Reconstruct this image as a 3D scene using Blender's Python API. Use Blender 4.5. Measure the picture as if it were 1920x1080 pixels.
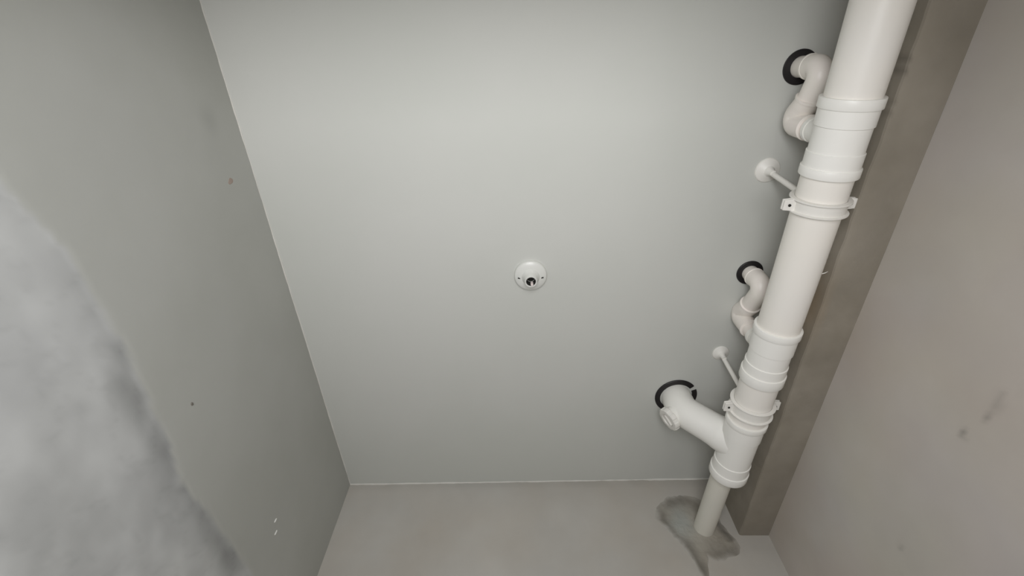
import bpy, bmesh, math, random
import numpy as np
from math import sin, cos, pi
from mathutils import Vector, Matrix, noise

random.seed(4)
for o in list(bpy.data.objects):
    bpy.data.objects.remove(o)
scene = bpy.context.scene
COL = scene.collection

# ------------------------------------------------------------------ measures (metres)
CZ = 1.30                      # eye height of the camera
XL, XR = -0.7646, 0.9265       # left and right wall
YB, YR = 1.7073, -0.20         # far wall, wall with the doorway
HC = 1.3097 + CZ               # ceiling height
XB, ZB = 0.8159, 1.0530 + CZ   # beam: inner face, underside

# ------------------------------------------------------------------ camera
F, YAW, PIT, ROL = 853.28, -0.036668, 1.056619, 0.007856
f = Vector((sin(YAW)*cos(PIT), cos(YAW)*cos(PIT), sin(PIT)))
rt = Vector((cos(YAW), -sin(YAW), 0)); up = rt.cross(f)
r2 = cos(ROL)*rt + sin(ROL)*up; u2 = -sin(ROL)*rt + cos(ROL)*up
cam = bpy.data.objects.new('camera', bpy.data.cameras.new('camera'))
COL.objects.link(cam)
cam.matrix_world = Matrix(((r2.x, u2.x, -f.x, 0), (r2.y, u2.y, -f.y, 0), (r2.z, u2.z, -f.z, CZ), (0, 0, 0, 1)))
cam.data.sensor_width = 36; cam.data.lens = F/1920*36; cam.data.clip_start = 0.01
scene.camera = cam

# ------------------------------------------------------------------ light
w = bpy.data.worlds.new('world'); scene.world = w; w.use_nodes = True
w.node_tree.nodes['Background'].inputs[0].default_value = (0.86, 0.93, 1.0, 1)
w.node_tree.nodes['Background'].inputs[1].default_value = 0.12
def area(name, loc, target, sx, sy, power, col):
    L = bpy.data.lights.new(name, 'AREA'); L.shape = 'RECTANGLE'; L.size = sx; L.size_y = sy
    L.energy = power; L.color = col
    o = bpy.data.objects.new(name, L); COL.objects.link(o); o.location = loc
    o.rotation_euler = (Vector(target)-Vector(loc)).to_track_quat('-Z', 'Z').to_euler()
    return o
area('doorway_daylight', (0.02, -0.36, 1.08), (0.06, 0.62, 2.6), 0.80, 0.9, 24, (1.0, 0.992, 1.0))
scene.view_settings.view_transform = 'Standard'
scene.view_settings.look = 'None'
scene.view_settings.gamma = 1
scene.view_settings.use_curve_mapping = False
scene.view_settings.exposure = 0.0

# ------------------------------------------------------------------ helpers
def lin(c):
    return tuple((x/255/12.92 if x/255 <= .04045 else ((x/255+.055)/1.055)**2.4) for x in c)

def mat(name, c, rough=.6, c2=None, scale=6, bump=0.0, bscale=60, attr=False, coat=0, metal=0, detail=5):
    m = bpy.data.materials.new(name); m.use_nodes = True
    nt = m.node_tree; N = nt.nodes; L = nt.links
    b = N['Principled BSDF']; b.inputs['Roughness'].default_value = rough
    b.inputs['Metallic'].default_value = metal
    b.inputs['Coat Weight'].default_value = coat
    tc = N.new('ShaderNodeTexCoord')
    c2 = c2 or c
    no = N.new('ShaderNodeTexNoise'); no.inputs['Scale'].default_value = scale; no.inputs['Detail'].default_value = detail
    L.new(tc.outputs['Object'], no.inputs['Vector'])
    mr = N.new('ShaderNodeMapRange'); mr.inputs[1].default_value = .35; mr.inputs[2].default_value = .65
    L.new(no.outputs['Fac'], mr.inputs[0])
    mx = N.new('ShaderNodeMix'); mx.data_type = 'RGBA'
    mx.inputs[6].default_value = (*lin(c), 1); mx.inputs[7].default_value = (*lin(c2), 1)
    L.new(mr.outputs[0], mx.inputs[0])
    out = mx.outputs[2]
    if attr:
        at = N.new('ShaderNodeVertexColor'); at.layer_name = 'tone'
        mu = N.new('ShaderNodeMix'); mu.data_type = 'RGBA'; mu.blend_type = 'MULTIPLY'; mu.inputs[0].default_value = 1
        L.new(out, mu.inputs[6]); L.new(at.outputs['Color'], mu.inputs[7]); out = mu.outputs[2]
    L.new(out, b.inputs['Base Color'])
    if bump:
        n2 = N.new('ShaderNodeTexNoise'); n2.inputs['Scale'].default_value = bscale; n2.inputs['Detail'].default_value = 6
        L.new(tc.outputs['Object'], n2.inputs['Vector'])
        bp = N.new('ShaderNodeBump'); bp.inputs['Strength'].default_value = bump; bp.inputs['Distance'].default_value = .004
        L.new(n2.outputs['Fac'], bp.inputs['Height']); L.new(bp.outputs[0], b.inputs['Normal'])
    return m

M_ceil = mat('ceiling_putty', (201, 203, 197), .75, (205, 206, 201), 1.6, .05, 30)
M_left = mat('left_plaster', (176, 177, 171), .7, (181, 182, 177), 3, .12, 25, attr=True)
M_back = mat('back_plaster', (182, 177, 169), .8, (186, 184, 179), 3, .15, 30, attr=True)
M_right = mat('right_plaster', (193, 185, 176), .8, (196, 191, 184), 2.2, .12, 30, attr=True)
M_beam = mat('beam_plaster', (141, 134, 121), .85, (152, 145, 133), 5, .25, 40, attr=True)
M_rear = mat('rear_plaster', (185, 182, 176), .85, (190, 188, 182), 3)
M_floor = mat('floor_cement', (120, 116, 110), .85, (132, 128, 122), 4, .2, 40)
M_bead = mat('bead_putty', (216, 214, 208), .7)
M_pvc = mat('white_pvc', (246, 242, 234), .38, (243, 240, 234), 5)
M_pvc2 = mat('white_pvc_fitting', (248, 247, 242), .36, (246, 245, 239), 5)
M_pvc3 = mat('ivory_pvc_thin', (226, 223, 212), .42, (222, 220, 210), 6)
M_trap = mat('white_pvc_trap', (247, 240, 234), .38, (243, 238, 230), 18)
M_clamp = mat('white_nylon', (238, 236, 230), .42)
M_rub = mat('black_rubber', (30, 26, 29), .5, (24, 22, 23), 30)
M_gapc = mat('grout', (176, 176, 170), .8)
M_hole = mat('dark_socket', (42, 41, 37), .95)
M_lamp = mat('lampholder_plastic', (222, 223, 218), .32)
M_brass = mat('lamp_contact', (238, 226, 222), .35)
M_mort = mat('grey_mortar', (182, 177, 169), .9, (186, 184, 179), 3, .5, 70, attr=True)
M_brown = mat('brown_smudge', (165, 150, 140), .9)
M_speck = mat('white_putty', (228, 228, 224), .8)
M_dark = mat('dark_chip', (112, 108, 100), .9)

def link(name, mesh, m, parent=None, smooth=True, origin=None):
    """link a mesh built in world coordinates; origin moves the object's own origin there"""
    o = bpy.data.objects.new(name, mesh); COL.objects.link(o)
    if m: mesh.materials.append(m)
    org = Vector(origin) if origin is not None else Vector((0, 0, 0))
    if parent is not None:
        base = parent.get('_w', None)
        base = Vector(base) if base is not None else Vector((0, 0, 0))
        mesh.transform(Matrix.Translation(-base))
        o.parent = parent; o['_w'] = list(base)
    else:
        mesh.transform(Matrix.Translation(-org)); o.location = org; o['_w'] = list(org)
    if smooth:
        for p in mesh.polygons: p.use_smooth = True
        try:
            mesh.set_sharp_from_angle(angle=math.radians(24))
        except Exception:
            pass
    return o
def tag(o, label, cat, group=None):
    o['label'] = label; o['category'] = cat
    if group: o['group'] = group
def thing(name, loc, label, cat, group=None):
    o = bpy.data.objects.new(name, None); COL.objects.link(o); o.location = loc
    o.empty_display_size = .03; o['_w'] = list(loc); tag(o, label, cat, group); return o
def struct(o): o['kind'] = 'structure'; return o
def me_from(bm, name='m'):
    bmesh.ops.recalc_face_normals(bm, faces=bm.faces)
    m = bpy.data.meshes.new(name); bm.to_mesh(m); bm.free(); return m

def frames(pts):
    T = []
    for i in range(len(pts)):
        a = pts[max(0, i-1)]; b = pts[min(len(pts)-1, i+1)]
        d = b-a
        T.append(d.normalized() if d.length > 1e-9 else (T[-1] if T else Vector((0, 0, 1))))
    n = T[0].orthogonal().normalized(); out = []
    for t in T:
        n = (n-n.dot(t)*t).normalized(); out.append((n, t.cross(n)))
    return T, out
def sweep(bm, rings, seg=64, caps=True):
    """rings: list of (centre, normal_u, normal_v, radius)"""
    R = []
    for c, u, v, r in rings:
        R.append([bm.verts.new(c+u*(r*cos(2*pi*k/seg))+v*(r*sin(2*pi*k/seg))) for k in range(seg)])
    for A, B in zip(R, R[1:]):
        for k in range(seg):
            bm.faces.new((A[k], A[(k+1) % seg], B[(k+1) % seg], B[k]))
    if caps:
        bm.faces.new(R[0][::-1]); bm.faces.new(R[-1])
def path_tube(pts, radii, seg=48, caps=True):
    bm = bmesh.new(); T, fr = frames(pts)
    sweep(bm, [(p, u, v, r) for p, (u, v), r in zip(pts, fr, radii)], seg, caps)
    return bm
def round_path(ctrl, rad, step=.004):
    """polyline with filleted corners, resampled"""
    P = [Vector(c) for c in ctrl]; out = [P[0]]
    for i in range(1, len(P)-1):
        a, b, c = P[i-1], P[i], P[i+1]
        d1 = (a-b).normalized(); d2 = (c-b).normalized()
        ang = d1.angle(d2); r = rad if not isinstance(rad, (list, tuple)) else rad[i-1]
        t = min(r/math.tan(ang/2), (a-b).length*.49, (c-b).length*.49); r = t*math.tan(ang/2)
        bis = (d1+d2).normalized(); cen = b+bis*(r/sin(ang/2))
        p1 = b+d1*t; p2 = b+d2*t; v1 = (p1-cen); v2 = (p2-cen); tot = v1.angle(v2); ax = v1.cross(v2).normalized()
        n = max(6, int(tot*r/step))
        for k in range(n+1): out.append(cen+Matrix.Rotation(tot*k/n, 3, ax) @ v1)
    out.append(P[-1])
    res = [out[0]]
    for q in out[1:]:
        L = (q-res[-1]).length
        if L < 1e-6: continue
        n = max(1, int(L/step)); a = res[-1].copy()
        for k in range(1, n+1): res.append(a.lerp(q, k/n))
    return res
def arclen(pts):
    s = [0]
    for a, b in zip(pts, pts[1:]): s.append(s[-1]+(b-a).length)
    return s
def at_len(pts, s, x):
    for i in range(len(s)-1):
        if s[i+1] >= x:
            t = (x-s[i])/(s[i+1]-s[i]); return pts[i].lerp(pts[i+1], t)
    return pts[-1].copy()
def tube_profile(pts, s0, s1, prof, seg=48, caps=True):
    """part of a path from s0 to s1; prof = [(s, radius)] (steps allowed)"""
    s = arclen(pts); xs = sorted(set([s0, s1]+[x for x in np.arange(s0, s1, .004)]))
    st = []
    for x in xs: st.append((x, float(np.interp(x, [q[0] for q in prof], [q[1] for q in prof]))))
    for q in prof:
        if s0 <= q[0] <= s1: st.append(q)
    # stable order keeps steps in the order they are given
    st = sorted(enumerate(st), key=lambda e: (round(e[1][0], 6), e[0])); st = [e[1] for e in st]
    P = [at_len(pts, s, x) for x, _ in st]
    T = [(at_len(pts, s, min(s[-1], x+.003))-at_len(pts, s, max(0, x-.003))).normalized() for x, _ in st]
    n = T[0].orthogonal().normalized(); rings = []
    for p, t, (x, r) in zip(P, T, st):
        n = (n-n.dot(t)*t).normalized(); rings.append((p, n, t.cross(n), r))
    bm = bmesh.new(); sweep(bm, rings, seg, caps); return bm
def disc_lathe(c, axis, prof, seg=48, caps=True, rx=1.0):
    """lathe around axis at c; prof = [(distance along axis, radius)]"""
    a = Vector(axis).normalized(); u = a.orthogonal().normalized(); v = a.cross(u)
    bm = bmesh.new(); sweep(bm, [(Vector(c)+a*d, u, v, r) for d, r in prof], seg, caps); return bm
def box(bm, lo, hi):
    r = bmesh.ops.create_cube(bm, size=1)
    for v in r['verts']:
        v.co = Vector([(lo[i]+hi[i])/2+v.co[i]*(hi[i]-lo[i]) for i in range(3)])
    return r['verts']
def fbm(x, y, z=0, o=4):
    return noise.fractal(Vector((x, y, z)), 1.0, 2.0, o)
def sm(a, b, x):
    t = min(1, max(0, (x-a)/(b-a))); return t*t*(3-2*t)

def slab(name, origin, U, V, nu, nv, thick, nrm, fn, m):
    """wall slab: front side is a grid displaced and toned by fn(u,v) -> (depth, (r,g,b)); back is flat"""
    bm = bmesh.new(); lay = bm.loops.layers.float_color.new('tone')
    O = Vector(origin); U = Vector(U); V = Vector(V); nrm = Vector(nrm)
    col = {}; G = []
    for j in range(nv+1):
        row = []
        for i in range(nu+1):
            u = i/nu; v = j/nv; d, c = fn(u, v)
            q = bm.verts.new(O+U*u+V*v+nrm*d); col[q] = c; row.append(q)
        G.append(row)
    for j in range(nv):
        for i in range(nu): bm.faces.new((G[j][i], G[j][i+1], G[j+1][i+1], G[j+1][i]))
    B = {}
    rim = [G[0][i] for i in range(nu+1)]+[G[j][nu] for j in range(1, nv+1)]+[G[nv][i] for i in range(nu-1, -1, -1)]+[G[j][0] for j in range(nv-1, 0, -1)]
    for q in rim:
        b = bm.verts.new(q.co-nrm*thick); B[q] = b; col[b] = (1, 1, 1)
    for a, b in zip(rim, rim[1:]+rim[:1]): bm.faces.new((a, b, B[b], B[a]))
    bm.faces.new([B[q] for q in rim])
    for fc in bm.faces:
        for l in fc.loops: l[lay] = (*[max(0, q)**2.2 for q in col[l.vert]], 1)
    mesh = me_from(bm, name)
    o = link(name, mesh, m, smooth=True); return struct(o)

# ------------------------------------------------------------------ the room
TH = 0.12
# ceiling: very smooth skim, a little wavy towards its edges
def f_ceil(u, v):
    return 0.0, (1, 1, 1)
bm = bmesh.new(); box(bm, (XL-TH, YR-TH, HC), (XR+TH, YB+TH, HC+TH))
ceiling = struct(link('ceiling', me_from(bm), M_ceil, smooth=False))
bm = bmesh.new(); box(bm, (XL-TH, YR-TH, -TH), (XR+TH, YB+TH, 0))
floor = struct(link('floor', me_from(bm), M_floor, smooth=False))

LY = YB-YR
def seam_z(y):            # height of the plaster seam on the left wall
    return CZ+float(np.interp(y, [-.2, .164, .237, .297, .496, .744, .848, 1.015, 1.317, 1.7], [.655, .664, .681, .705, .707, .696, .669, .691, .715, .70]))+.004*fbm(y*8, 1.7)+.004*fbm(y*19, 5.1)
def f_left(u, v):
    y = YR+LY*u; z = HC*v; s = seam_z(y)
    below = sm(0, .007, s-z)
    band = sm(0, .008, s-z)*(1-sm(.02, .075+.03*fbm(y*6, 3), s-z))*sm(.15, .6, y)*(.5+.7*fbm(y*5, z*9, 2))
    cl = fbm(y*7, z*7, 3.3, 4); vein = abs(fbm(y*9+4, z*11, 8.8, 4))
    c = 1.0
    c += below*(.03+(.03+.06*sm(.2, .6, y))*max(-.4, fbm(y*8+1, z*11, 3.3, 3))*1.2+.04*cl-.03*max(0, .10-vein)/.10)-.02*(1-below)
    c -= max(0, band)*.20
    c += (1-below)*.025*fbm(y*2.3, z*2.3, 7)
    # faint darker hand smudges near the ceiling, beside the putty edge
    c -= .05*math.exp(-(((y-.17)/.035)**2+((z-CZ-1.19)/.03)**2))
    c = max(.6, min(1.22, c))
    tint = (c*(1+.000*below), c*(1+.002*below), c*(1+.028*below))
    d = -.0022*below+.0012*below*cl+.0007*fbm(y*3, z*3, 1)
    return d, tint
wall_left = slab('wall_left', (XL, YR, 0), (0, LY, 0), (0, 0, HC), 220, 280, TH, (1, 0, 0), f_left, M_left)

RW = [(.665, .665, .018, .10), (.70, .668, .012, .14), (.64, .672, .010, .12), (.767, .690, .011, .20), (.774, .683, .007, .16), (1.142, .671, .010, .14), (1.20, .64, .007, .12)]
def f_right(u, v):
    y = YR+LY*u; z = HC*v; c = 1.0+.03*fbm(y*2.5, z*2.5, 4)+.012*fbm(y*9, z*9, 2)
    for (a, b, r, k) in RW:
        c -= k*math.exp(-(((y-a)/r)**2+((z-CZ-b)/(r*.5))**2))
    return .0009*fbm(y*4, z*4, 6), (c, c*(1-.006*fbm(y*3, z*3, 9)), c*(1-.02*fbm(y*3, z*3, 19)))
wall_right = slab('wall_right', (XR, YR, 0), (0, LY, 0), (0, 0, HC), 180, 240, TH, (-1, 0, 0), f_right, M_right)
WX = XR-XL
def f_back(u, v):
    x = XL+WX*u; z = HC*v; c = 1+.03*fbm(x*3, z*4, 2)+.012*fbm(x*11, z*11, 3)
    # dirt along the joint with the ceiling
    c -= .07*sm(.05, .0, HC-z)*(.7+.6*fbm(x*6, 2))
    return .0007*fbm(x*4, z*4, 6), (c, c*.998, c*(.992))
wall_back = slab('wall_back', (XL, YB, 0), (WX, 0, 0), (0, 0, HC), 200, 300, TH, (0, -1, 0), f_back, M_back)

# wall with the doorway, behind the camera: two jambs and the lintel, one mesh
DX0, DX1, DZ = -0.55, 0.35, 2.05
bm = bmesh.new()
box(bm, (XL-TH, YR-TH, 0), (DX0, YR, HC)); box(bm, (DX1, YR-TH, 0), (XR+TH, YR, HC)); box(bm, (DX0, YR-TH, DZ), (DX1, YR, HC))
wall_front = struct(link('wall_front', me_from(bm), M_rear, smooth=False))

# dropped beam boxed in along the right wall (hand-plastered, edges not quite straight)
def beam():
    bm = bmesh.new(); lay = bm.loops.layers.float_color.new('tone'); ny = 160
    col = {}; rows = []
    for i in range(ny+1):
        y = YR+LY*i/ny
        wv = .0035*fbm(y*4, 3.1)+.0018*fbm(y*18, 7)
        wz = .0020*fbm(y*5, 8.1)+.0010*fbm(y*20, 2)
        row = []
        prof = [(XB, HC)]
        for k in range(1, 9): prof.append((XB+wv*k/9, HC-(HC-ZB)*k/9))
        prof += [(XB+wv+.0005, ZB+.006+wz), (XB+wv+.003, ZB+.0015+wz), (XB+wv+.009, ZB+wz)]
        for k in range(1, 7): prof.append((XB+.009+(XR-XB-.009)*k/6, ZB+wz*(1-k/6)))
        for j, (x, z) in enumerate(prof):
            q = bm.verts.new((x, y, z)); c = 1+.06*fbm(y*5, z*6+x*7, 1)+.02*fbm(y*20, z*20, x*20)
            t = [c, c, c]
            # chips along the edge, rust tinge behind the pipe
            for (yy, r, kk) in ((.075, .008, .3), (.10, .006, .35), (.155, .007, .22), (.18, .004, .2)):
                if 8 <= j <= 10: t = [a-.45*kk*math.exp(-((y-yy)/r)**2) for a in t]
            g = math.exp(-(((y-.69)/.10)**2+((z-ZB-.05)/.05)**2)) if j < 12 else 0
            t[1] -= .06*g; t[2] -= .13*g
            col[q] = t; row.append(q)
        top = bm.verts.new((XR, y, HC)); col[top] = (1, 1, 1); row.append(top); rows.append(row)
    n = len(rows[0])
    for A, B in zip(rows, rows[1:]):
        for j in range(n):
            k = (j+1) % n; bm.faces.new((A[j], A[k], B[k], B[j]))
    bm.faces.new(rows[0]); bm.faces.new(rows[-1][::-1])
    for fc in bm.faces:
        for l in fc.loops: l[lay] = (*[max(0, q)**2.2 for q in col[l.vert]], 1)
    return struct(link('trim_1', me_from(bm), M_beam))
trim_beam = beam()
trim_beam['label'] = 'boxed-in grey-brown plaster beam along the right wall behind the pipe'

# hand-drawn putty edge where the ceiling skim ends at the walls
def bead(name, a, b, off, r, seed, n=160):
    a = Vector(a); b = Vector(b); pts = []; rad = []
    for i in range(n+1):
        t = i/n; p = a.lerp(b, t)
        L = (b-a).length*t
        p += Vector(off)*(.0015*fbm(L*9, seed)+.0008*fbm(L*40, seed))
        pts.append(p); rad.append(r*(.75+.5*fbm(L*7, seed+4)+.35*fbm(L*33, seed+2)))
    bm = path_tube(pts, [max(.0004, q) for q in rad], 8)
    return struct(link(name, me_from(bm), M_bead))
bead('trim_2', (XL, YB, HC-.0005), (XB, YB, HC-.0005), (0, 0, 1), .0045, 1.3)
bead('trim_3', (XL, YR, HC-.0005), (XL, YB, HC-.0005), (0, 0, 1), .0028, 5.3)

# marks that belong to the left wall
def blob(name, c, rx, ry, h, ax_u, ax_v, nrm, m, parent, seed, n=12):
    bm = bmesh.new(); c = Vector(c); U = Vector(ax_u); V = Vector(ax_v); N_ = Vector(nrm)
    out = []; mid = []
    for k in range(n):
        a = 2*pi*k/n; q = 1+.3*fbm(cos(a)+seed, sin(a), seed)
        out.append(bm.verts.new(c+U*rx*q*cos(a)+V*ry*q*sin(a)-N_*.002))
        mid.append(bm.verts.new(c+U*rx*q*.6*cos(a)+V*ry*q*.6*sin(a)+N_*h))
    for k in range(n):
        bm.faces.new((out[k], out[(k+1) % n], mid[(k+1) % n], mid[k]))
    bm.faces.new(mid); bm.faces.new(out[::-1])
    return link(name, me_from(bm), m, parent)
wl = dict(ax_u=(0, 1, 0), ax_v=(0, 0, 1), nrm=(1, 0, 0))
blob('putty_fleck', (XL, 1.279, CZ+.858), .0035, .0090, .0025, m=M_speck, parent=wall_left, seed=1.1, **wl)
blob('putty_fleck', (XL, 1.312, CZ+.840), .0030, .0100, .0025, m=M_speck, parent=wall_left, seed=2.7, **wl)
blob('plaster_chip', (XL, .728, CZ+.781), .006, .004, .0020, m=M_dark, parent=wall_left, seed=3.2, **wl)
blob('brown_smudge', (XL, .326, CZ+1.192), .012, .016, .0006, m=M_brown, parent=wall_left, seed=4.4, **wl)

# patch of mortar where the thin pipe enters the far wall
def mortar():
    out = [(.520, 1.185), (.575, 1.236), (.64, 1.247), (.70, 1.240), (.755, 1.20), (.775, 1.13), (.790, 1.07), (.808, 1.035), (.812, 1.00), (.790, .968), (.735, .948), (.690, .945), (.668, .952), (.655, .935), (.645, .885), (.628, .860), (.612, .905), (.600, .965), (.570, 1.035), (.532, 1.090), (.500, 1.130)]
    cx, cz = .66, 1.08
    bm = bmesh.new(); lay = bm.loops.layers.float_color.new('tone'); n = 200; col = {}; rings = []
    def R(a):
        best = 0
        for i in range(len(out)):
            x1, z1 = out[i][0]-cx, out[i][1]-cz; x2, z2 = out[(i+1) % len(out)][0]-cx, out[(i+1) % len(out)][1]-cz
            dx, dz = cos(a), sin(a); den = dx*(z2-z1)-dz*(x2-x1)
            if abs(den) < 1e-12: continue
            t = (x1*(z2-z1)-z1*(x2-x1))/den; s = (x1*dz-z1*dx)/den
            if t > 0 and -1e-6 <= s <= 1+1e-6: best = max(best, t)
        return best
    for j in range(0, 61):
        fr_ = j/60; ring = []
        for k in range(n):
            a = 2*pi*k/n; r = R(a)*(1+.05*fbm(cos(a)*4, sin(a)*4, 3))*fr_
            x = cx+r*cos(a); z = cz+r*sin(a)
            h = -.002+.006*sm(0, .22, 1-fr_)+.0020*fbm(x*22, z*22, 1)*sm(0, .1, 1-fr_)
            q = bm.verts.new((x, YB-h, z+CZ))
            wx = x+.012*fbm(x*18, z*18, 3); wz = z+.012*fbm(x*18, z*18, 13)
            def cap(P, w):
                best = 9
                for (x1, z1), (x2, z2) in zip(P, P[1:]):
                    dx, dz = x2-x1, z2-z1; t = max(0, min(1, ((wx-x1)*dx+(wz-z1)*dz)/(dx*dx+dz*dz)))
                    best = min(best, math.hypot(wx-x1-t*dx, wz-z1-t*dz))
                return math.exp(-(best/w)**2)
            lt = math.exp(-(((wx-.61)/.045)**2+((wz-1.11)/.07)**2))
            dk = .68*max(.34*cap([(.525, 1.16), (.548, 1.09), (.60, 1.00), (.622, .93), (.636, .865)], .026), .30*cap([(.70, .972), (.775, .985)], .032), .24*cap([(.56, 1.205), (.64, 1.215), (.70, 1.19)], .03), .38*cap([(.745, 1.13), (.775, 1.04)], .016))
            g = .90+.03*lt-dk+.05*fbm(x*14, z*14, 6)
            e = sm(.72, .98, fr_+.10*fbm(x*16, z*16, 9)); g = g*(1-e)+1.0*e
            base = Vector((1, .985, .95)).lerp(Vector((.97, 1.0, 1.0)), min(1, lt)).lerp(Vector((1, 1, 1)), e)
            col[q] = tuple(base*g); ring.append(q)
        rings.append(ring)
    for A, B in zip(rings, rings[1:]):
        for k in range(n):
            if A is rings[0]: bm.faces.new((A[0], B[(k+1) % n], B[k])) if False else bm.faces.new((A[k], A[(k+1) % n], B[(k+1) % n], B[k]))
            else: bm.faces.new((A[k], A[(k+1) % n], B[(k+1) % n], B[k]))
    bmesh.ops.remove_doubles(bm, verts=bm.verts, dist=1e-6)
    for fc in bm.faces:
        for l in fc.loops: l[lay] = (*[max(0, q)**2.2 for q in col.get(l.vert, (.9, .9, .9))], 1)
    o = link('mortar_patch', me_from(bm), M_mort, wall_back)
    o['label'] = 'rough darker mortar patch around the thin pipe'
mortar()

# ------------------------------------------------------------------ the long drain pipe
KY = np.array([-.12, .16, .33, .75, .94, 1.1, 1.32, 1.7073])
KX = np.array([.7175, .7264, .7289, .7281, .7265, .7224, .7156, .6954])
KZ = np.array([1.0515, 1.0596, 1.0638, 1.0732, 1.0756, 1.0766, 1.0747, 1.0704])
px_ = np.polyfit(KY, KX, 3); pz_ = np.polyfit(KY, KZ, 3)
def ax(y):
    return Vector((float(np.polyval(px_, y)), y, float(np.polyval(pz_, y))+CZ))
def dax(y): return (ax(y+.01)-ax(y-.01)).normalized()
def along(prof, seg=72, off=(0, 0, 0), caps=True, dy=.02):
    """lathe around the bowed pipe axis; prof = [(y, radius)]"""
    st = []
    for (y0, r0), (y1, r1) in zip(prof, prof[1:]):
        n = max(1, int(abs(y1-y0)/dy))
        for k in range(n): st.append((y0+(y1-y0)*k/n, r0+(r1-r0)*k/n))
    st.append(prof[-1]); rings = []
    for y, r in st:
        t = dax(y); u = Vector((1, 0, 0)); u = (u-u.dot(t)*t).normalized(); rings.append((ax(y)+Vector(off), u, t.cross(u), r))
    bm = bmesh.new(); sweep(bm, rings, seg, caps); return bm
def rim_ring(y0, y1, r, rin):      # a raised mouth rim as a closed ring
    bm = bmesh.new(); R = []
    b = .0014
    prof = [(y0, rin), (y0, r-b), (y0+b*.3, r-b*.3), (y0+b, r), (y1-b, r), (y1-b*.3, r-b*.3), (y1, r-b), (y1, rin)]
    for y, q in prof:
        t = dax(y); u = Vector((1, 0, 0)); u = (u-u.dot(t)*t).normalized(); v = t.cross(u)
        R.append([bm.verts.new(ax(y)+u*(q*cos(2*pi*k/72))+v*(q*sin(2*pi*k/72))) for k in range(72)])
    for A, B in zip(R, R[1:]+R[:1]):
        for k in range(72): bm.faces.new((A[k], A[(k+1) % 72], B[(k+1) % 72], B[k]))
    return bm

base = ax(.72); drain = thing('drain_pipe', (base.x, base.y, base.z-.055), 'thick white plastic drain pipe running along under the ceiling to the far wall', 'pipe')
RP = .055
link('pipe_section', me_from(along([(YR-.02, RP), (.165, RP)])), M_pvc, drain)
link('pipe_section', me_from(along([(.295, RP), (.775, RP)])), M_pvc, drain)
link('pipe_section', me_from(along([(.90, RP), (1.135, RP)])), M_pvc, drain)
# the thinner pipe leaves the last fitting high, through an eccentric reducer
link('thin_pipe', me_from(along([(1.34, .0375), (YB+.02, .0375)], off=(-.004, 0, .0165))), M_pvc3, drain)['label'] = 'thinner ivory pipe entering the far wall'

def fitting(name, a, l1, s1, s2, l2, b, body=.0562):
    sk = .0588; lp = .0624; bv = .0006
    o = link(name, me_from(along([(a+.003, .050), (a+.003, sk-.0005), (l1, sk), (s1-bv, sk), (s1, sk-.0006), (s1+.0008, body), (s2-.0008, body), (s2, sk-.0006), (s2+bv, sk), (b-.003, sk), (b-.003, .050)])), M_pvc2, drain)
    link('socket_rim', me_from(rim_ring(a, l1, lp, .0552)), M_pvc2, o)
    link('socket_rim', me_from(rim_ring(l2, b, lp, .0552)), M_pvc2, o)
    return o
tee1 = fitting('tee_fitting', .143, .166, .203, .260, .294, .315)
tee2 = fitting('tee_fitting', .750, .772, .829, .877, .910, .944)
wye = fitting('wye_fitting', 1.108, 1.128, 1.182, 1.302, 1.343, 1.374)
# eccentric reducer face inside the last mouth
t = dax(1.37)
link('reducer', me_from(disc_lathe(ax(1.340)+Vector((-.002, 0, .008)), t, [(0, .045), (.026, .0455), (.030, .043), (.034, .0385)])), M_pvc2, drain)
# little burr sticking out on the right side of the long section
bm = path_tube([ax(.575)+Vector((.050, 0, -.018)), ax(.573)+Vector((.060, -.004, -.022)), ax(.571)+Vector((.067, -.005, -.020))], [.0012, .0010, .0004], 8)
link('plastic_burr', me_from(bm), M_pvc2, drain)

# short branch of each tee, rising to meet its trap
def tee_branch(tee, x, y, ztop):
    pts = [Vector((x, y, ax(y).z+.03)), Vector((x, y, ztop))]
    L = (pts[1]-pts[0]).length
    bm = tube_profile(pts, 0, L, [(0, .030), (L*.40, .0285), (L-.012, .0285), (L-.012, .0310), (L-.001, .0310), (L, .029)])
    link('branch_socket', me_from(bm), M_pvc2, tee)
tee_branch(tee1, .7335, .2333, 1.178+CZ)
tee_branch(tee2, .7390, .8600, 1.185+CZ)

# ------------------------------------------------------------------ traps
def trap(label, ctrl, mouth_s, tail_s, bend_r, elbow_s):
    p = [Vector((a, b, c+CZ)) for a, b, c in ctrl]
    path = round_path(p, bend_r); s = arclen(path); T = s[-1]
    th = thing('drain_trap', p[0], label, 'pipe trap', 'white traps between the ceiling and the drain pipe')
    link('stub_pipe', me_from(tube_profile(path, 0, elbow_s+.012, [(0, .0255), (T, .0255)])), M_trap, th)
    link('lower_bend', me_from(tube_profile(path, elbow_s, mouth_s+.015, [(elbow_s, .0290), (elbow_s+.002, .0305), (elbow_s+.008, .0305), (elbow_s+.009, .0292), (mouth_s-.05, .0285), (mouth_s+.015, .0270)])), M_trap, th)
    ub = link('upper_bend', me_from(tube_profile(path, mouth_s, tail_s, [(mouth_s, .0300), (mouth_s+.020, .0305), (tail_s, .0298)])), M_trap, th)
    link('socket_rim', me_from(tube_profile(path, mouth_s-.001, mouth_s+.006, [(mouth_s-.001, .0275), (mouth_s, .0325), (mouth_s+.005, .0325), (mouth_s+.006, .0300)])), M_trap, ub)
    link('socket_rim', me_from(tube_profile(path, tail_s-.004, tail_s+.002, [(tail_s-.004, .0298), (tail_s-.003, .0318), (tail_s+.001, .0318), (tail_s+.002, .0285)])), M_trap, ub)
    link('spigot', me_from(tube_profile(path, tail_s, T, [(tail_s, .0250), (T, .0250)])), M_trap, th)
    return th, T
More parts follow.
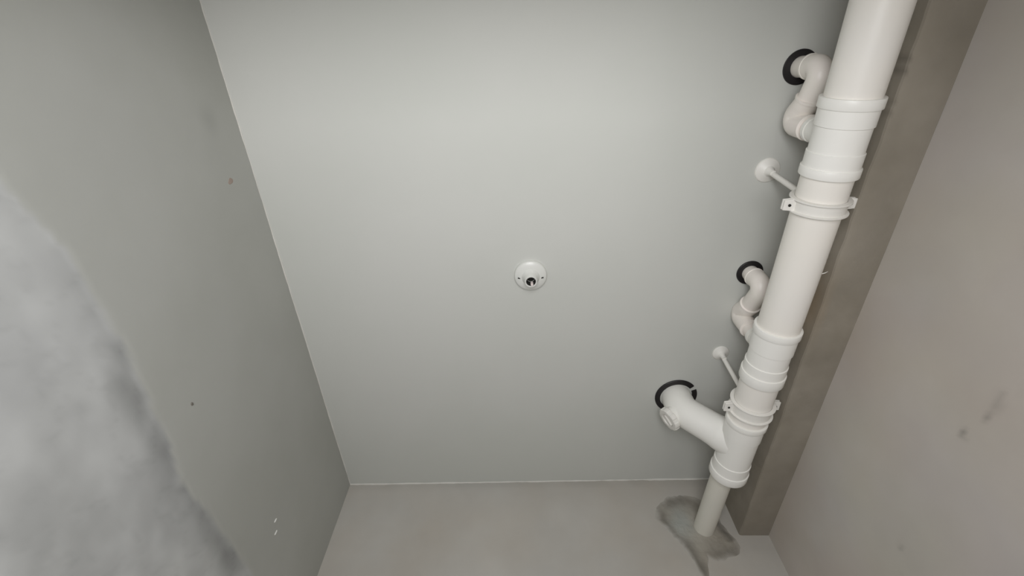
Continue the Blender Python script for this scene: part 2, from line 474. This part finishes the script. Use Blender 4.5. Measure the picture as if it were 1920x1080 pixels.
c1 = [(.7365, .1035, 1.325), (.7365, .0985, 1.198), (.7350, .2050, 1.262+.030), (.7335, .2333, 1.283), (.7335, .2333, 1.15)]
c1 = [(.7365, .1035, 1.325), (.7362, .0960, 1.200), (.7350, .1800, 1.232), (.7335, .2345, 1.280), (.7335, .2333, 1.150)]
trap1, T1 = trap('white trap looping out of the black-ringed hole nearest the camera', c1, .176, .312, [.024, .05, .030], .060)
c2 = [(.7425, .7025, 1.325), (.7420, .6990, 1.208), (.7405, .8050, 1.262), (.7395, .8600, 1.312), (.7390, .8600, 1.150)]
trap2, T2 = trap('white trap out of the small black-ringed hole midway along the drain pipe', c2, .187, .335, [.024, .05, .030], .045)

# ------------------------------------------------------------------ branch elbow with cleanout
ep = [Vector((.582, 1.228, 1.325+CZ)), Vector((.582, 1.228, 1.232+CZ)), Vector((.715, 1.232, 1.088+CZ))]
epath = round_path(ep, .075); eT = arclen(epath)[-1]
elbow = thing('drain_elbow', ep[0], 'fat white elbow with a screw cleanout cap coming out of the ceiling', 'pipe elbow')
bm = tube_profile(epath, 0, eT, [(0, .0545), (.030, .0545), (.070, .0555), (eT-.095, .0555), (eT-.070, .0570), (eT-.050, .0600), (eT, .0620)], 72)
bend = link('bend', me_from(bm), M_pvc2, elbow)
cd = Vector((-1.0, .30, -.50)).normalized(); c0 = Vector((.588, 1.224, 1.235+CZ))
link('cleanout_neck', me_from(disc_lathe(c0, cd, [(0, .040), (.045, .037), (.058, .036), (.066, .036)], 48)), M_pvc2, elbow)
def cap():
    u = cd.orthogonal().normalized(); v = cd.cross(u); bm = bmesh.new(); seg = 96; R = []
    for d, r, rib in [(.058, .030, 0), (.058, .0405, 1), (.060, .0420, 1), (.074, .0420, 1), (.077, .0395, 1), (.078, .034, 0), (.078, .026, 0), (.072, .0245, 0), (.072, .012, 0)]:
        ring = []
        for k in range(seg):
            a = 2*pi*k/seg; q = r*(1+(.045 if rib and (k % 12) < 7 else 0))
            ring.append(bm.verts.new(c0+cd*d+u*q*cos(a)+v*q*sin(a)))
        R.append(ring)
    for A, B in zip(R, R[1:]):
        for k in range(seg): bm.faces.new((A[k], A[(k+1) % seg], B[(k+1) % seg], B[k]))
    bm.faces.new(R[0][::-1]); bm.faces.new(R[-1]); return bm
cp = link('cleanout_cap', me_from(cap()), M_clamp, elbow)
bm = bmesh.new(); u = cd.orthogonal().normalized(); v = cd.cross(u)
vs = box(bm, (-.0055, -.021, .070), (.0055, .021, .079))
for q in vs: q.co = c0+u*q.co.x+v*q.co.y+cd*q.co.z
link('grip_bar', me_from(bm), M_clamp, cp, smooth=False)

# ------------------------------------------------------------------ black rubber rings at the ceiling holes
def ring_mesh(c, rin, rout, h, a0=0, a1=2*pi, n=96):
    bm = bmesh.new(); full = abs(a1-a0-2*pi) < 1e-6; R = []
    b = .0015
    prof = [(rin, 0), (rin, -h), (rout-b, -h), (rout, -h+b), (rout, 0)]
    cnt = n if full else n+1
    for k in range(cnt):
        a = a0+(a1-a0)*k/n
        R.append([bm.verts.new((c[0]+r*cos(a), c[1]+r*sin(a), c[2]+z)) for r, z in prof])
    m = len(prof)
    for k in range(cnt if full else cnt-1):
        A, B = R[k], R[(k+1) % cnt]
        for j in range(m): bm.faces.new((A[j], A[(j+1) % m], B[(j+1) % m], B[j]))
    if not full: bm.faces.new(R[0]); bm.faces.new(R[-1][::-1])
    return bm
GR = 'black rubber rings around the ceiling holes'
def seal(c, rin, rout, label, a0=0, a1=2*pi):
    cc = (c[0], c[1], HC)
    o = link('rubber_ring', me_from(ring_mesh(cc, rin, rout, .005, a0, a1)), M_rub, origin=cc)
    tag(o, label, 'seal ring', GR)
seal((.7365, .1035), .0252, .0425, 'black rubber ring round the trap pipe nearest the camera')
seal((.7425, .7025), .0252, .0415, 'small black rubber ring round the trap pipe midway along the ceiling')
seal((.582, 1.228), .0600, .0785, 'large split black rubber ring round the fat elbow', math.radians(-24), math.radians(320))

# ------------------------------------------------------------------ pipe hangers
def hanger(yc, wband, top, label, fr):
    c = ax(yc); th = thing('pipe_hanger', top, label, 'pipe hanger', 'white clamps holding the drain pipe')
    y0, y1 = yc-wband/2, yc+wband/2
    # band with raised edges
    bm = along([(y0, .0556), (y0, .0655), (y0+.0008, .0665), (y0+.0032, .0665), (y0+.0042, .0598), (y1-.0042, .0598), (y1-.0032, .0665), (y1-.0008, .0665), (y1, .0655), (y1, .0556)], caps=False)
    band = link('band', me_from(bm), M_clamp, th)
    for sgn in (-1, 1):
        # a pair of lugs each side: two thin plates, gusseted, bolted together
        bm = bmesh.new()
        xi, xo = c.x+sgn*.054, c.x+sgn*.0865
        for z0, z1 in ((.0015, .0065), (-.0065, -.0015)):
            vs = box(bm, (min(xi, xo), y0+.001, c.z+z0), (max(xi, xo), y1-.001, c.z+z1))
            for q in vs:
                if abs(q.co.x-xo) < 1e-6: q.co.y = c.y+(q.co.y-c.y)*.78
        # end flange plate of the lower lug, slightly turned down
        bmesh.ops.bevel(bm, geom=bm.edges[:], offset=.0008, segments=1, affect='EDGES')
        lug = link('lug', me_from(bm), M_clamp, band)
    for sgn in (-1, 1):
        bc = Vector((c.x+sgn*.0735, yc, c.z-.0115))
        bm = disc_lathe(bc, (0, 0, 1), [(.002, .0022), (.003, .0034), (.005, .0034), (.005, .002), (.022, .002)], 16)
        link('bolt', me_from(bm), M_hole, th)
    # rod from the ceiling plate down to the band
    tp = Vector(top); bt = Vector((c.x, yc, c.z+.061))
    link('rod', me_from(path_tube([tp, tp.lerp(bt, .3), tp.lerp(bt, .7), bt], [.0075]*4, 20)), M_clamp, th)
    link('rod_nut', me_from(disc_lathe(bt-Vector((0, 0, .002)), (0, 0, 1), [(0, .012), (.012, .011), (.016, .008)], 6)), M_clamp, th, smooth=False)
    # bell-shaped plate
    pr = [(0, .0012), (.0006, fr), (.0035, fr), (.0065, fr*.93), (.010, fr*.70), (.015, fr*.42), (.024, fr*.27), (.034, .0085)]
    bm = disc_lathe(tp, (0, 0, -1), [(-.0, fr), (.003, fr), (.0055, fr*.94), (.009, fr*.70), (.015, fr*.42), (.024, fr*.28), (.036, .0080)], 48)
    link('ceiling_plate', me_from(bm), M_clamp, th)
    return th
hanger(.387, .034, (.7180, .3700, HC), 'white pipe clamp and rod nearer the camera, between the two traps', .0350)
hanger(1.056, .042, (.7120, 1.0260, HC), 'white pipe clamp and rod next to the fat elbow', .0290)

# ------------------------------------------------------------------ lampholder
lc = (.0345, .690, HC)
lamp = thing('lamp_holder', lc, 'empty white round lampholder in the middle of the ceiling', 'lampholder', None)
link('base', me_from(disc_lathe(lc, (0, 0, -1), [(0, .0525), (.010, .0525), (.014, .0505), (.017, .046), (.019, .038), (.021, .032), (.0215, .0275)], 64)), M_lamp, lamp)
def cup():
    bm = bmesh.new(); c = Vector(lc); R = []
    for d, r in [(.020, .030), (.026, .0255), (.034, .0225), (.044, .0205), (.050, .0198), (.0520, .0188), (.0520, .0165), (.050, .0152), (.024, .0148), (.0225, .001)]:
        R.append([bm.verts.new(c+Vector((r*cos(2*pi*k/48), r*sin(2*pi*k/48), -d))) for k in range(48)])
    for A, B in zip(R, R[1:]):
        for k in range(48): bm.faces.new((A[k], A[(k+1) % 48], B[(k+1) % 48], B[k]))
    bm.faces.new(R[0][::-1]); bm.faces.new(R[-1]); return bm
sock = link('socket', me_from(cup()), M_lamp, lamp)
bm = bmesh.new(); c = Vector(lc); R = []
for d, r in [(.0500, .0150), (.0490, .0140), (.0238, .0138), (.0236, .0005)]:
    R.append([bm.verts.new(c+Vector((r*cos(2*pi*k/48), r*sin(2*pi*k/48), -d))) for k in range(48)])
for A, B in zip(R, R[1:]):
    for k in range(48): bm.faces.new((A[k], A[(k+1) % 48], B[(k+1) % 48], B[k]))
link('threaded_shell', me_from(bm), M_hole, sock)['label'] = 'dark threaded inside'
link('contact', me_from(disc_lathe((lc[0]+.003, lc[1]+.0085, HC-.040), (0, 0, -1), [(0, .0046), (.0135, .0046), (.016, .0035)], 16)), M_brass, sock)
for sx in (-1, 1):
    bm = bmesh.new()
    vs = box(bm, (-.0075, -.0019, -.0010), (.0075, .0019, .0012))
    for q in vs: q.co = Vector((lc[0]+sx*.034, lc[1]+.004, HC-.0193))+Matrix.Rotation(-sx*.25, 3, 'Z') @ q.co
    link('screw_slot', me_from(bm), M_hole, lamp, smooth=False)

for o in bpy.data.objects:
    if '_w' in o: del o['_w']
